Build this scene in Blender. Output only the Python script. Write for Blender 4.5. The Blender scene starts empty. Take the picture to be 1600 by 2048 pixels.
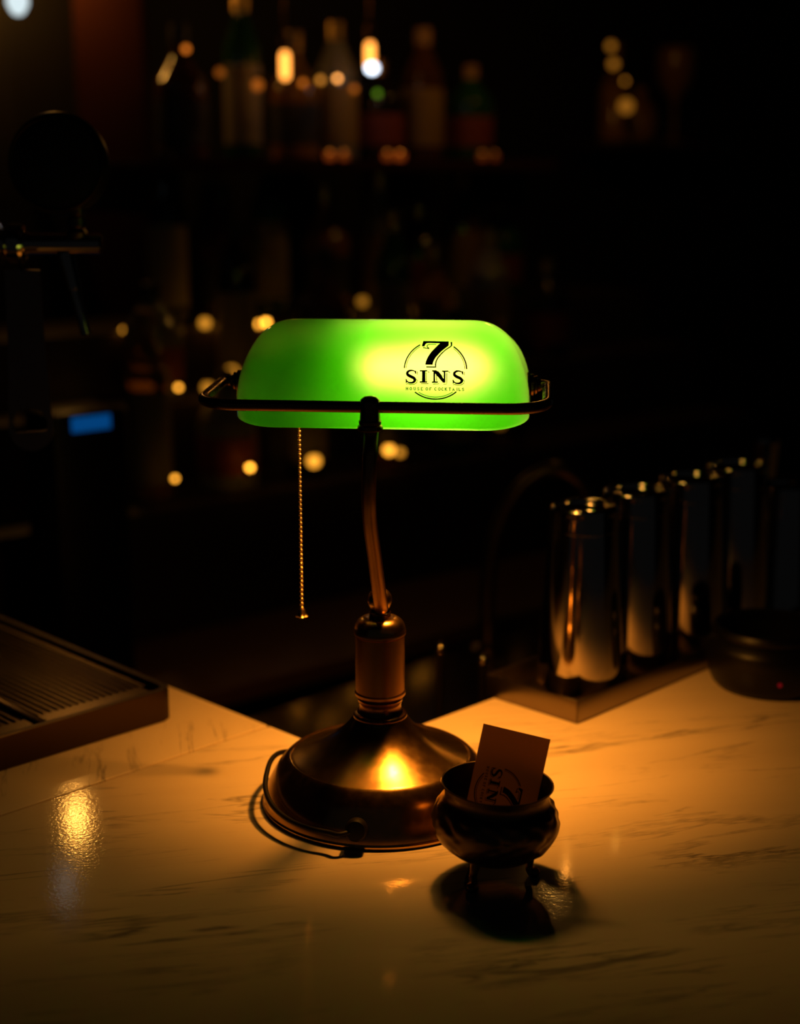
import bpy, bmesh, math, random
from math import sin, cos, pi, radians, tan, atan2, sqrt
from mathutils import Vector, Matrix
from mathutils.bvhtree import BVHTree
from mathutils.geometry import tessellate_polygon

random.seed(7)
sc = bpy.context.scene
COL = sc.collection

# ------------------------------------------------------------------ camera
F = 3000.0            # focal length in pixels of the 1600x2048 frame
PITCH = radians(13.0)
CAM = Vector((0.016, -1.134, 0.504))
cd = bpy.data.cameras.new('camera'); cam = bpy.data.objects.new('camera', cd); COL.objects.link(cam)
cam.location = CAM
cam.rotation_euler = (pi / 2 - PITCH, 0, 0)
cd.sensor_fit = 'VERTICAL'; cd.sensor_height = 36.0; cd.sensor_width = 36.0 * 1600 / 2048
cd.lens = F / 2048 * 36.0
cd.clip_start = 0.05; cd.clip_end = 50
cd.dof.use_dof = True; cd.dof.focus_distance = 1.13; cd.dof.aperture_fstop = 3.1; cd.dof.aperture_blades = 0
sc.camera = cam

# ------------------------------------------------------------------ world, exposure
w = bpy.data.worlds.new('world'); sc.world = w; w.use_nodes = True
w.node_tree.nodes['Background'].inputs[0].default_value = (0.9, 0.95, 1.0, 1)
w.node_tree.nodes['Background'].inputs[1].default_value = 0.004
sc.view_settings.view_transform = 'Standard'; sc.view_settings.look = 'None'
sc.view_settings.exposure = 0.0; sc.view_settings.gamma = 1.0; sc.view_settings.use_curve_mapping = False
sc.cycles.use_denoising = True
sc.cycles.caustics_reflective = False; sc.cycles.caustics_refractive = False
sc.cycles.sample_clamp_indirect = 6.0
sc.cycles.max_bounces = 8; sc.cycles.transparent_max_bounces = 8

BULB_POWER = 36.0          # radiance of the desk lamp's bulb
WARM = (1.0, 0.32, 0.028)
BULB_COL = (1.0, 0.44, 0.08)
SPOT_POWER = 9.0            # added spot below the bulb, shapes the light pool on the bar, W
PENDANT_POWER = 62.0       # radiance of the hanging bulbs

# ------------------------------------------------------------------ helpers
def ray(px, py):
    u = (px - 800) / F; v = (py - 1024) / F
    return Vector((u, cos(PITCH) - v * sin(PITCH), -sin(PITCH) - v * cos(PITCH)))
def at_y(px, py, y):
    d = ray(px, py); return CAM + d * ((y - CAM.y) / d.y)
def at_z(px, py, z=0.0):
    d = ray(px, py); return CAM + d * ((z - CAM.z) / d.z)

class M:
    """a mesh being collected, in world coordinates"""
    def __init__(s): s.v = []; s.f = []; s.m = []
    def add(s, vs, fs, mi=0, tf=None):
        o = len(s.v)
        for p in vs:
            p = Vector(p); s.v.append(tf(p) if tf else p)
        for f in fs: s.f.append(tuple(i + o for i in f)); s.m.append(mi)
        return s
    def box(s, lo, hi, bev=0.0, mi=0, tf=None, seg=2):
        bm = bmesh.new(); bmesh.ops.create_cube(bm, size=1)
        for v in bm.verts:
            v.co = Vector([lo[i] + (hi[i] - lo[i]) * (v.co[i] + .5) for i in range(3)])
        if bev > 0: bmesh.ops.bevel(bm, geom=bm.edges[:], offset=bev, segments=seg, profile=.5, affect='EDGES')
        bm.verts.ensure_lookup_table(); bm.verts.index_update()
        s.add([v.co.copy() for v in bm.verts], [[v.index for v in f.verts] for f in bm.faces], mi, tf)
        bm.free(); return s
    def lathe(s, prof, n=64, mi=0, tf=None, capb=True, capt=True, disp=None):
        vs = []; fs = []
        for k, (r, z) in enumerate(prof):
            for i in range(n):
                a = 2 * pi * i / n
                rr = r + (disp(a, z, k) if disp else 0)
                vs.append((rr * cos(a), rr * sin(a), z))
        for k in range(len(prof) - 1):
            for i in range(n):
                j = (i + 1) % n
                fs.append((k * n + i, k * n + j, (k + 1) * n + j, (k + 1) * n + i))
        if capb: fs.append(tuple(reversed(range(n))))
        if capt: fs.append(tuple(range((len(prof) - 1) * n, len(prof) * n)))
        return s.add(vs, fs, mi, tf)
    def tube(s, pts, r, n=16, mi=0, tf=None, caps=True):
        pts = [Vector(p) for p in pts]
        rs = r if isinstance(r, (list, tuple)) else [r] * len(pts)
        vs = []; fs = []; up = None
        for k, p in enumerate(pts):
            t = (pts[min(k + 1, len(pts) - 1)] - pts[max(k - 1, 0)]).normalized()
            if up is None:
                up = Vector((0, 0, 1)) if abs(t.z) < .9 else Vector((1, 0, 0))
            side = t.cross(up).normalized(); up = side.cross(t).normalized()
            for i in range(n):
                a = 2 * pi * i / n
                vs.append(p + (side * cos(a) + up * sin(a)) * rs[k])
        for k in range(len(pts) - 1):
            for i in range(n):
                j = (i + 1) % n
                fs.append((k * n + i, k * n + j, (k + 1) * n + j, (k + 1) * n + i))
        if caps:
            fs.append(tuple(reversed(range(n)))); fs.append(tuple(range((len(pts) - 1) * n, len(pts) * n)))
        return s.add(vs, fs, mi, tf)
    def ball(s, c, r, n=20, sz=1.0, mi=0, tf=None):
        prof = [(max(1e-5, r * sin(pi * k / (n // 2))), -r * sz * cos(pi * k / (n // 2))) for k in range(n // 2 + 1)]
        c = Vector(c)
        g = (lambda p: tf(p + c)) if tf else (lambda p: p + c)
        return s.lathe(prof, n, mi, g)
    def prism(s, poly, z0, z1, mi=0, tf=None):
        n = len(poly)
        vs = [(p[0], p[1], z0) for p in poly] + [(p[0], p[1], z1) for p in poly]
        fs = [tuple(reversed(range(n))), tuple(range(n, 2 * n))]
        fs += [(i, (i + 1) % n, n + (i + 1) % n, n + i) for i in range(n)]
        return s.add(vs, fs, mi, tf)
    def obj(s, name, mat, parent=None, smooth=True, angle=35):
        me = bpy.data.meshes.new(name)
        vs = s.v
        if parent is not None:
            inv = WM[parent.name].inverted(); vs = [inv @ v for v in vs]
        me.from_pydata([tuple(v) for v in vs], [], s.f)
        mats = mat if isinstance(mat, (list, tuple)) else [mat]
        for m in mats: me.materials.append(m)
        for p, mi in zip(me.polygons, s.m): p.material_index = mi
        bm = bmesh.new(); bm.from_mesh(me)
        bmesh.ops.recalc_face_normals(bm, faces=bm.faces[:])
        if smooth:
            lim = radians(angle)
            for f in bm.faces: f.smooth = True
            for e in bm.edges:
                if len(e.link_faces) == 2: e.smooth = e.calc_face_angle(0) < lim
        bm.to_mesh(me); bm.free(); me.update()
        o = bpy.data.objects.new(name, me); COL.objects.link(o)
        WM[o.name] = WM[parent.name].copy() if parent is not None else Matrix()
        if parent is not None: o.parent = parent
        return o
WM = {}

def tag(o, label, cat=None, group=None, kind=None):
    o['label'] = label
    if cat: o['category'] = cat
    if group: o['group'] = group
    if kind: o['kind'] = kind
    return o
def thing(name, label, cat, loc=(0, 0, 0), rz=0.0, group=None):
    o = bpy.data.objects.new(name, None); COL.objects.link(o)
    o.empty_display_size = .03
    o.location = loc; o.rotation_euler = (0, 0, rz)
    WM[o.name] = Matrix.Translation(Vector(loc)) @ Matrix.Rotation(rz, 4, 'Z')
    return tag(o, label, cat, group)
def struct(o): o['kind'] = 'structure'; return o
def dup(root, loc, rz, label, group=None):
    r = root.copy(); COL.objects.link(r); r.location = loc; r.rotation_euler = (0, 0, rz)
    r['label'] = label
    if group: r['group'] = group
    for ch in list(root.children):
        c = ch.copy(); COL.objects.link(c); c.parent = r
        for g in ch.children:
            d = g.copy(); COL.objects.link(d); d.parent = c
    return r
def catmull(pts, n=8, closed=False):
    pts = [Vector(p) for p in pts]; out = []
    L = len(pts)
    for i in range(L - 1):
        p0 = pts[max(i - 1, 0)]; p1 = pts[i]; p2 = pts[i + 1]; p3 = pts[min(i + 2, L - 1)]
        for k in range(n):
            t = k / n
            out.append(.5 * ((2 * p1) + (p2 - p0) * t + (2 * p0 - 5 * p1 + 4 * p2 - p3) * t * t + (3 * p1 - p0 - 3 * p2 + p3) * t ** 3))
    out.append(pts[-1]); return out
def smooth_prof(pts, n=5):
    return [(max(p.x, 1e-4), p.y) for p in catmull([(a, b, 0) for a, b in pts], n)]

# ------------------------------------------------------------------ materials
def mat(name, col=(.5, .5, .5), rough=.5, metal=0.0, spec=.5, coat=0.0, trans=0.0, emis=None, es=0.0, aniso=0.0):
    m = bpy.data.materials.new(name); m.use_nodes = True
    b = m.node_tree.nodes['Principled BSDF']; I = b.inputs
    I['Base Color'].default_value = (*col, 1); I['Roughness'].default_value = rough
    I['Metallic'].default_value = metal; I['Specular IOR Level'].default_value = spec
    I['Coat Weight'].default_value = coat; I['Transmission Weight'].default_value = trans
    I['Anisotropic'].default_value = aniso
    if emis: I['Emission Color'].default_value = (*emis, 1); I['Emission Strength'].default_value = es
    return m
def nd(m, t, **kw):
    n = m.node_tree.nodes.new(t)
    for k, v in kw.items(): setattr(n, k, v)
    return n
def lk(m, a, b): m.node_tree.links.new(a, b)
def P(m): return m.node_tree.nodes['Principled BSDF']
def noise_bump(m, scale=200, strength=.1, dist=.0005, stretch=None, detail=3):
    tc = nd(m, 'ShaderNodeTexCoord'); mp = nd(m, 'ShaderNodeMapping')
    if stretch: mp.inputs['Scale'].default_value = stretch
    n = nd(m, 'ShaderNodeTexNoise'); n.inputs['Scale'].default_value = scale; n.inputs['Detail'].default_value = detail
    bp = nd(m, 'ShaderNodeBump'); bp.inputs['Strength'].default_value = strength; bp.inputs['Distance'].default_value = dist
    lk(m, tc.outputs['Object'], mp.inputs['Vector']); lk(m, mp.outputs['Vector'], n.inputs['Vector'])
    lk(m, n.outputs['Fac'], bp.inputs['Height']); lk(m, bp.outputs['Normal'], P(m).inputs['Normal'])
    return n
def rough_var(m, lo, hi, scale=30, stretch=None, detail=6):
    tc = nd(m, 'ShaderNodeTexCoord'); mp = nd(m, 'ShaderNodeMapping')
    if stretch: mp.inputs['Scale'].default_value = stretch
    n = nd(m, 'ShaderNodeTexNoise'); n.inputs['Scale'].default_value = scale; n.inputs['Detail'].default_value = detail
    r = nd(m, 'ShaderNodeMapRange'); r.inputs['From Min'].default_value = .3; r.inputs['From Max'].default_value = .7
    r.inputs['To Min'].default_value = lo; r.inputs['To Max'].default_value = hi
    lk(m, tc.outputs['Object'], mp.inputs['Vector']); lk(m, mp.outputs['Vector'], n.inputs['Vector'])
    lk(m, n.outputs['Fac'], r.inputs['Value']); lk(m, r.outputs['Result'], P(m).inputs['Roughness'])

brass = mat('antique_brass', (.50, .31, .12), .26, 1.0); rough_var(brass, .20, .25, 160)
brass_brush = mat('brushed_brass', (.40, .21, .075), .3, 1.0, aniso=.5)
noise_bump(brass_brush, 60, .25, .0002, (1, 1, 40)); 
brass_dark = mat('darkened_brass', (.2, .105, .05), .24, 1.0); rough_var(brass_dark, .18, .32, 80)
brass_bright = mat('chain_brass', (.85, .6, .28), .25, 1.0)
steel = mat('polished_steel', (.5, .46, .43), .07, 1.0); rough_var(steel, .05, .12, 35, (1, 1, .3))
noise_bump(steel, 40, .05, .0006)
steel_brush = mat('brushed_steel', (.24, .20, .16), .3, 1.0); noise_bump(steel_brush, 90, .2, .0003, (1, 12, 1))
steel_dark = mat('dull_steel', (.10, .08, .06), .35, 1.0)
black_plastic = mat('black_plastic', (.004, .004, .004), .38, spec=.3)
black_rubber = mat('black_rubber', (.004, .0035, .003), .55, spec=.25)
silver = mat('tarnished_silver', (.17, .11, .065), .33, 1.0); rough_var(silver, .26, .5, 90)
card_m = mat('card_stock', (.72, .40, .22), .7, spec=.2)
_t = nd(card_m, 'ShaderNodeBsdfTranslucent'); _t.inputs[0].default_value = (.62, .40, .22, 1)
_x = nd(card_m, 'ShaderNodeMixShader'); _x.inputs[0].default_value = .66
lk(card_m, P(card_m).outputs[0], _x.inputs[1]); lk(card_m, _t.outputs[0], _x.inputs[2]); lk(card_m, _x.outputs[0], card_m.node_tree.nodes['Material Output'].inputs[0])
ink = mat('dark_ink', (.012, .005, .003), .55, spec=.2)
card_ink = mat('card_ink', (.05, .02, .012), .6, spec=.2)
wood_dark = mat('dark_wood', (.035, .018, .01), .45)
noise_bump(wood_dark, 12, .2, .002, (1, 1, .1))
wood_red = mat('red_brown_wood', (.045, .012, .006), .85, spec=.1); noise_bump(wood_red, 12, .2, .002, (1, 1, .1))
wall_m = mat('dark_wall', (.007, .005, .004), .7); noise_bump(wall_m, 8, .3, .004)
floor_m = mat('dark_floor', (.02, .016, .012), .5); noise_bump(floor_m, 20, .2, .002)

def marble(name, rot, seed, vein=1.0):
    m = mat(name, (.8, .78, .74), .075, spec=.28)
    nt = m.node_tree
    tc = nd(m, 'ShaderNodeTexCoord'); mp = nd(m, 'ShaderNodeMapping')
    mp.inputs['Rotation'].default_value = (0, 0, rot); mp.inputs['Location'].default_value = (seed, seed * .7, 0)
    lk(m, tc.outputs['Object'], mp.inputs['Vector'])
    def noise(scale, sx, sy, det, dist=0.0):
        q = nd(m, 'ShaderNodeMapping'); q.inputs['Scale'].default_value = (sx, sy, 1)
        lk(m, mp.outputs['Vector'], q.inputs['Vector'])
        n = nd(m, 'ShaderNodeTexNoise'); n.inputs['Scale'].default_value = scale; n.inputs['Detail'].default_value = det
        n.inputs['Distortion'].default_value = dist; n.inputs['Roughness'].default_value = .6
        lk(m, q.outputs['Vector'], n.inputs['Vector']); return n
    # thin dark veins = ridges of a stretched noise, broken up by a second one
    def ridge(n, width):
        a = nd(m, 'ShaderNodeMath', operation='SUBTRACT'); a.inputs[1].default_value = .5
        lk(m, n.outputs['Fac'], a.inputs[0])
        b = nd(m, 'ShaderNodeMath', operation='ABSOLUTE'); lk(m, a.outputs[0], b.inputs[0])
        c = nd(m, 'ShaderNodeMapRange'); c.inputs['From Min'].default_value = 0; c.inputs['From Max'].default_value = width
        c.inputs['To Min'].default_value = 1; c.inputs['To Max'].default_value = 0
        lk(m, b.outputs[0], c.inputs['Value']); return c
    r1 = ridge(noise(3.2, .35, 2.4, 7, .6), .012)
    r2 = ridge(noise(6.0, .22, 2.6, 8, .4), .012)
    brk = noise(9, .7, 1.6, 6)
    bm_ = nd(m, 'ShaderNodeMapRange'); bm_.inputs['From Min'].default_value = .46; bm_.inputs['From Max'].default_value = .64
    lk(m, brk.outputs['Fac'], bm_.inputs['Value'])
    mx = nd(m, 'ShaderNodeMath', operation='MAXIMUM'); lk(m, r1.outputs['Result'], mx.inputs[0]); lk(m, r2.outputs['Result'], mx.inputs[1])
    mu = nd(m, 'ShaderNodeMath', operation='MULTIPLY'); lk(m, mx.outputs[0], mu.inputs[0]); lk(m, bm_.outputs['Result'], mu.inputs[1])
    cloud = noise(5, .4, 1.8, 6)
    cr = nd(m, 'ShaderNodeMapRange'); cr.inputs['From Min'].default_value = .35; cr.inputs['From Max'].default_value = .75
    cr.inputs['To Min'].default_value = 0; cr.inputs['To Max'].default_value = .35
    lk(m, cloud.outputs['Fac'], cr.inputs['Value'])
    c1 = nd(m, 'ShaderNodeMix', data_type='RGBA'); c1.inputs['A'].default_value = (.8, .69, .54, 1); c1.inputs['B'].default_value = (.5, .41, .31, 1)
    lk(m, cr.outputs['Result'], c1.inputs['Factor'])
    s2 = nd(m, 'ShaderNodeMath', operation='MULTIPLY'); s2.inputs[1].default_value = .8 * vein
    lk(m, mu.outputs[0], s2.inputs[0])
    c2 = nd(m, 'ShaderNodeMix', data_type='RGBA'); c2.inputs['B'].default_value = (.12, .105, .1, 1)
    lk(m, c1.outputs['Result'], c2.inputs['A']); lk(m, s2.outputs[0], c2.inputs['Factor'])
    lk(m, c2.outputs['Result'], P(m).inputs['Base Color'])
    n = nd(m, 'ShaderNodeTexNoise'); n.inputs['Scale'].default_value = 330; n.inputs['Detail'].default_value = 2
    lk(m, tc.outputs['Object'], n.inputs['Vector'])
    bp = nd(m, 'ShaderNodeBump'); bp.inputs['Strength'].default_value = .5; bp.inputs['Distance'].default_value = .0001
    lk(m, n.outputs['Fac'], bp.inputs['Height']); lk(m, bp.outputs['Normal'], P(m).inputs['Normal'])
    return m
marble_a = marble('marble_main', radians(-12), 3.3)
marble_b = marble('marble_left', radians(-100), 8.1, 1.2)

def glass_outer():
    m = bpy.data.materials.new('green_cased_glass'); m.use_nodes = True
    nt = m.node_tree; nt.nodes.clear()
    out = nd(m, 'ShaderNodeOutputMaterial')
    tr = nd(m, 'ShaderNodeBsdfTranslucent'); tr.inputs[0].default_value = (.032, .76, .004, 1)
    df = nd(m, 'ShaderNodeBsdfDiffuse'); df.inputs[0].default_value = (.004, .07, .008, 1)
    a = nd(m, 'ShaderNodeAddShader'); lk(m, tr.outputs[0], a.inputs[0]); lk(m, df.outputs[0], a.inputs[1])
    rf = nd(m, 'ShaderNodeBsdfRefraction'); rf.inputs['Color'].default_value = (.155, .20, .21, 1); rf.inputs['Roughness'].default_value = 1.0; rf.inputs['IOR'].default_value = 1.4
    a2 = nd(m, 'ShaderNodeAddShader'); lk(m, a.outputs[0], a2.inputs[0]); lk(m, rf.outputs[0], a2.inputs[1]); a = a2
    gl = nd(m, 'ShaderNodeBsdfGlossy'); gl.inputs['Roughness'].default_value = .08
    fr = nd(m, 'ShaderNodeFresnel'); fr.inputs[0].default_value = 1.5
    mx = nd(m, 'ShaderNodeMixShader'); lk(m, fr.outputs[0], mx.inputs[0]); lk(m, a.outputs[0], mx.inputs[1]); lk(m, gl.outputs[0], mx.inputs[2])
    lk(m, mx.outputs[0], out.inputs[0]); return m
def glass_inner():
    m = bpy.data.materials.new('white_inner_casing'); m.use_nodes = True
    nt = m.node_tree; nt.nodes.clear()
    out = nd(m, 'ShaderNodeOutputMaterial')
    tp = nd(m, 'ShaderNodeBsdfTransparent'); tp.inputs[0].default_value = (.95, .95, .95, 1)
    df = nd(m, 'ShaderNodeBsdfDiffuse'); df.inputs[0].default_value = (.7, .75, .68, 1)
    mx = nd(m, 'ShaderNodeMixShader'); mx.inputs[0].default_value = .38
    lk(m, tp.outputs[0], mx.inputs[1]); lk(m, df.outputs[0], mx.inputs[2]); lk(m, mx.outputs[0], out.inputs[0]); return m
def emitter(name, col, s):
    m = bpy.data.materials.new(name); m.use_nodes = True
    nt = m.node_tree; nt.nodes.clear()
    out = nd(m, 'ShaderNodeOutputMaterial'); e = nd(m, 'ShaderNodeEmission')
    e.inputs[0].default_value = (*col, 1); e.inputs[1].default_value = s
    lk(m, e.outputs[0], out.inputs[0]); return m
g_out = glass_outer(); g_in = glass_inner()
bulb_m = emitter('lit_bulb', BULB_COL, BULB_POWER)

# ------------------------------------------------------------------ the setting
CX, CY = -0.0361, 0.1028                      # inner corner of the L-shaped bar
R2 = 1 / sqrt(2)
def BL(s, t):                                 # s along the right leg (45 deg), t towards the guests' side
    return (CX + (s + t) * R2, CY + (s - t) * R2)
DEPTH = .66
# seam between the two slabs, parallel to the right leg
sp = at_z(537, 1453, 0); s_off = ((sp.x - CX) * -R2 + (sp.y - CY) * R2)      # distance along the left leg
def AL(s, t):                                 # s along the left leg (135 deg), t towards the guests
    return (CX + (-s - t) * R2, CY + (s - t) * R2)
main_poly = [(CX, CY), BL(1.5, 0), BL(1.5, DEPTH), (CX, CY - DEPTH * 2 * R2), AL(s_off, DEPTH), AL(s_off, 0)]
# slabs
def slab(name, poly, m, z0=-.03, z1=0.0, bev=.0009):
    bm = bmesh.new()
    vs = [bm.verts.new((p[0], p[1], z0)) for p in poly]
    f = bm.faces.new(vs); r = bmesh.ops.extrude_face_region(bm, geom=[f])
    for v in r['geom']:
        if isinstance(v, bmesh.types.BMVert): v.co.z = z1
    bmesh.ops.bevel(bm, geom=bm.edges[:], offset=bev, segments=3, profile=.5, affect='EDGES')
    bm.verts.index_update()
    q = M().add([v.co.copy() for v in bm.verts], [[v.index for v in g.verts] for g in bm.faces]); bm.free()
    return q.obj(name, m, angle=10)
ct = slab('bar_countertop', main_poly, marble_a)
tag(ct, 'pale veined marble bar top under the green lamp, with an inner corner behind it', 'countertop')
left_poly = [AL(s_off + .0034, DEPTH), AL(1.5, DEPTH), AL(1.5, 0), AL(s_off + .0034, 0)]
cl = slab('bar_countertop', left_poly, marble_b, z0=-.03, z1=.0)
tag(cl, 'marble bar slab beyond the seam at left, under the drip tray', 'countertop')
# carcass of the bar
q = M()
q.prism([BL(.03, .02), BL(1.49, .02), BL(1.49, .46), (CX, CY - .46 * 2 * R2), AL(1.49, .46), AL(1.49, .02), (CX, CY - .02 * 2 * R2)], -1.1, -.031)
bb = q.obj('bar_carcass', wood_dark, smooth=False)
tag(bb, 'dark wooden front and carcass carrying the marble bar top', 'bar')

FL = -1.1
BA = radians(40)                              # direction of the back bar
bu = Vector((cos(BA), sin(BA), 0)); bn = Vector((-sin(BA), cos(BA), 0))
def BP(u, n, z): return bu * u + bn * n + Vector((0, 0, z))
def at_n(px, py, n):                          # where the ray meets the upright plane at depth n
    d = ray(px, py); t = (n - CAM.dot(bn)) / d.dot(bn); return CAM + d * t
def U(p): return p.dot(bu)
bt = lambda p: bu * p.x + bn * p.y + Vector((0, 0, p.z))
struct(M().box((-3.2, -2.2, FL - .1), (5.2, 5.2, FL)).obj('floor', floor_m, smooth=False))
struct(M().box((-2.6, 2.12, FL), (5.2, 2.22, 1.9), tf=bt).obj('wall_back', wall_m, smooth=False))
struct(M().box((-3.2, -2.2, 1.9), (5.2, 5.2, 2.0)).obj('ceiling', wall_m, smooth=False))
struct(M().box((-3.2, -2.2, FL), (-3.1, 5.2, 1.9)).obj('wall_left', wall_m, smooth=False))
struct(M().box((5.1, -2.2, FL), (5.2, 5.2, 1.9)).obj('wall_right', wall_m, smooth=False))

# ------------------------------------------------------------------ the desk lamp
lamp = thing('desk_lamp', "brass banker's desk lamp with lit green glass shade on marble bar", 'lamp', (0, .006, 0))
LB = Vector((0, .006, 0)); tb = lambda p: p + LB
prof = [(.0950, .0), (.0957, .0012), (.0957, .0030), (.0948, .0042)]
prof += smooth_prof([(.0948, .0042), (.0938, .0085), (.0922, .0130), (.0900, .0180), (.0872, .0235), (.0835, .0300), (.0793, .0352), (.0755, .0388), (.0730, .0404)], 5)[1:]
prof += [(.0724, .0405), (.0719, .0396), (.0713, .0399)]
prof += smooth_prof([(.0713, .0399), (.060, .0443), (.047, .0505), (.035, .0580), (.0268, .0655), (.0215, .0735)], 5)[1:]
M().lathe(prof, 128, tf=tb).obj('base', brass, lamp)
prof = [(.0185, .070), (.0212, .0715)] + [(.0205 + .0013 * cos(a), .0738 + .0022 * sin(a)) for a in (-.8, -.3, .3, .9, 1.4)]
prof += [(.0185, .0768), (.0172, .079), (.0168, .083), (.0178, .0855)]
M().lathe(prof, 72, tf=tb).obj('neck_ring', brass_dark, lamp)
prof = [(.0165, .0845), (.0178, .0860), (.0183, .0880), (.0176, .0890), (.0190, .0900), (.0203, .0915), (.0205, .0935), (.0198, .0942), (.0192, .0945),
        (.0192, .0950), (.0198, .0954), (.0198, .1405), (.0192, .1409), (.0192, .1414), (.0207, .1420), (.0209, .1440), (.0205, .1455)]
M().lathe(prof, 96, tf=tb).obj('column', brass_brush, lamp)
prof = smooth_prof([(.0205, .1455), (.0200, .1480), (.0182, .1518), (.0150, .1545), (.0120, .1556), (.0096, .1557)], 4)
M().lathe(prof, 96, tf=tb).obj('column_cap', brass, lamp)
prof = [(.0088, .1545), (.0088, .1570), (.0083, .1573), (.0088, .1580), (.0088, .1597), (.0080, .1603), (.0075, .1630)]
M().lathe(prof, 48, tf=tb).obj('threaded_neck', brass_dark, lamp)
M().ball((0, 0, .1695), .0098, 32, tf=tb).obj('ball_joint', brass, lamp)

HA = radians(-5.5); HX, HY, HZ = .0035, .060, 0.0
def th(p):                                    # head frame (x along the shade, y away from the camera) to world
    return Vector((p.x * cos(HA) - p.y * sin(HA) + HX, p.x * sin(HA) + p.y * cos(HA) + HY, p.z))
RY = -.100; PZ = .3345; RZf = .3307; RX = .1305
knob = th(Vector((0, RY, RZf)))
apts = [at_y(763, 1216, .000), at_y(760, 1200, -.008), at_y(748.5, 1110, -.024), at_y(739.5, 1040, -.037), at_y(737.5, 985, -.045),
        at_y(739.5, 920, -.0475), at_y(742.5, 868, knob.y), Vector((knob.x, knob.y, RZf - .006))]
apts = catmull(apts, 8)
M().tube(apts, [.0030] + [.0046] + [.0056] * (len(apts) - 2), 24).obj('arm', brass_brush, lamp)
kt = lambda p: p + Vector((knob.x, knob.y, 0))
z0 = RZf - .0165
prof = [(.0062, z0 - .0015), (.0090, z0 - .001), (.0096, z0 + .0005), (.0092, z0 + .0025), (.0080, z0 + .0035), (.0083, z0 + .0045), (.0085, z0 + .006),
        (.0077, z0 + .0072), (.0074, z0 + .012), (.0078, z0 + .017), (.0079, z0 + .0195), (.0070, z0 + .0222), (.0045, z0 + .0242), (.0015, z0 + .0248), (.0002, z0 + .0249)]
M().lathe(prof, 48, tf=kt).obj('rail_fitting', brass_dark, lamp)
# U-shaped rail round the shade
rail = [Vector((-.1185, 0, PZ))]
def arc(cx, cy, r, a0, a1, n=8): return [(cx + r * cos(a0 + (a1 - a0) * k / n), cy + r * sin(a0 + (a1 - a0) * k / n)) for k in range(n + 1)]
pl = arc(-RX + .007, -.007, .007, pi / 2, pi, 6) + arc(-RX + .030, RY + .030, .030, pi, 1.5 * pi, 12)
pl += [(-.06, RY), (0, RY), (.06, RY)] + arc(RX - .030, RY + .030, .030, -pi / 2, 0, 12) + arc(RX - .007, -.007, .007, 0, pi / 2, 6)
rail += [Vector((x, y, PZ + (RZf - PZ) * (y / RY))) for x, y in pl] + [Vector((.1185, 0, PZ))]
M().tube(rail, .0043, 20, tf=th).obj('rail', brass_dark, lamp)
fin = [(.0001, .1105), (.006, .1107), (.0098, .1112), (.0103, .1128), (.0098, .1142), (.0075, .1148), (.0088, .1156), (.0088, .1172), (.0066, .1180),
       (.0073, .1188), (.0073, .1200), (.0056, .1208), (.0048, .1230), (.0001, .1235)]
fin = [(a_, b_ + .0018) for a_, b_ in fin]
for sgn in (-1, 1):
    M().lathe(fin, 36, tf=lambda p: th(Vector((sgn * p.z, p.x, PZ + p.y)))).obj('pivot_finial', brass_dark, lamp)

# glass shade: rounded trough open at the bottom
GA, GB, GRA, GH = .1163, .0555, .0405, .0690
TILT = radians(10)
def rrect(A, B, rc, nc=10, ns=14):
    rc = min(rc, A, B); pts = []
    cs = [(A - rc, B - rc, 0), (-A + rc, B - rc, pi / 2), (-A + rc, -B + rc, pi), (A - rc, -B + rc, 1.5 * pi)]
    for i, (cx, cy, a0) in enumerate(cs):
        for k in range(nc + 1):
            a = a0 + pi / 2 * k / nc; pts.append((cx + rc * cos(a), cy + rc * sin(a)))
        nx = cs[(i + 1) % 4]; b0 = nx[2]
        e = (nx[0] + rc * cos(b0), nx[1] + rc * sin(b0)); s_ = pts[-1]
        for k in range(1, ns): pts.append((s_[0] + (e[0] - s_[0]) * k / ns, s_[1] + (e[1] - s_[1]) * k / ns))
    return pts
def gl_rings(off):
    R = []
    rows = [(0, 0), (0, .003), (0, .006)] + [(radians(a), .006) for a in (4, 8, 12, 17, 22, 28, 34, 40, 46, 52, 58, 64, 70, 75, 80, 84, 87)]
    for a, h in rows:
        A = GA - GRA * (1 - cos(a)) - off * (.3 + .7 * cos(a)); B = max(.0004, (GB - off) * cos(a) ** .86)
        z = h + (GH - .006 - off) * sin(a) ** .97
        R.append([Vector((x, y, z)) for x, y in rrect(A, B, .036)])
    return R
GZ = .3152
def tg(p):
    q = Vector((p.x, p.y, p.z + GZ - PZ))
    y = q.y * cos(TILT) - q.z * sin(TILT); z = q.y * sin(TILT) + q.z * cos(TILT)
    return th(Vector((q.x, y, z + PZ)))
go, gi = gl_rings(0), gl_rings(.0028)
n = len(go[0]); gm = M()
vs = [p for r in go for p in r]; K = len(go)
fs = [(k * n + i, k * n + (i + 1) % n, (k + 1) * n + (i + 1) % n, (k + 1) * n + i) for k in range(K - 1) for i in range(n)]
fs.append(tuple(range((K - 1) * n, K * n)))
gm.add(vs, fs, 0, tg)
outer_bvh = BVHTree.FromPolygons([v.copy() for v in gm.v], [f for f in gm.f])
o0 = len(gm.v)
gm.add([p for r in gi for p in r], [tuple(reversed(f)) for f in fs], 1, tg)
for i in range(n):
    j = (i + 1) % n; gm.f.append((i, o0 + i, o0 + j, j)); gm.m.append(0)
shade = gm.obj('glass_shade', [g_out, g_in], lamp, angle=60)
shade['label'] = 'green glass shade glowing yellow at right'

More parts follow.
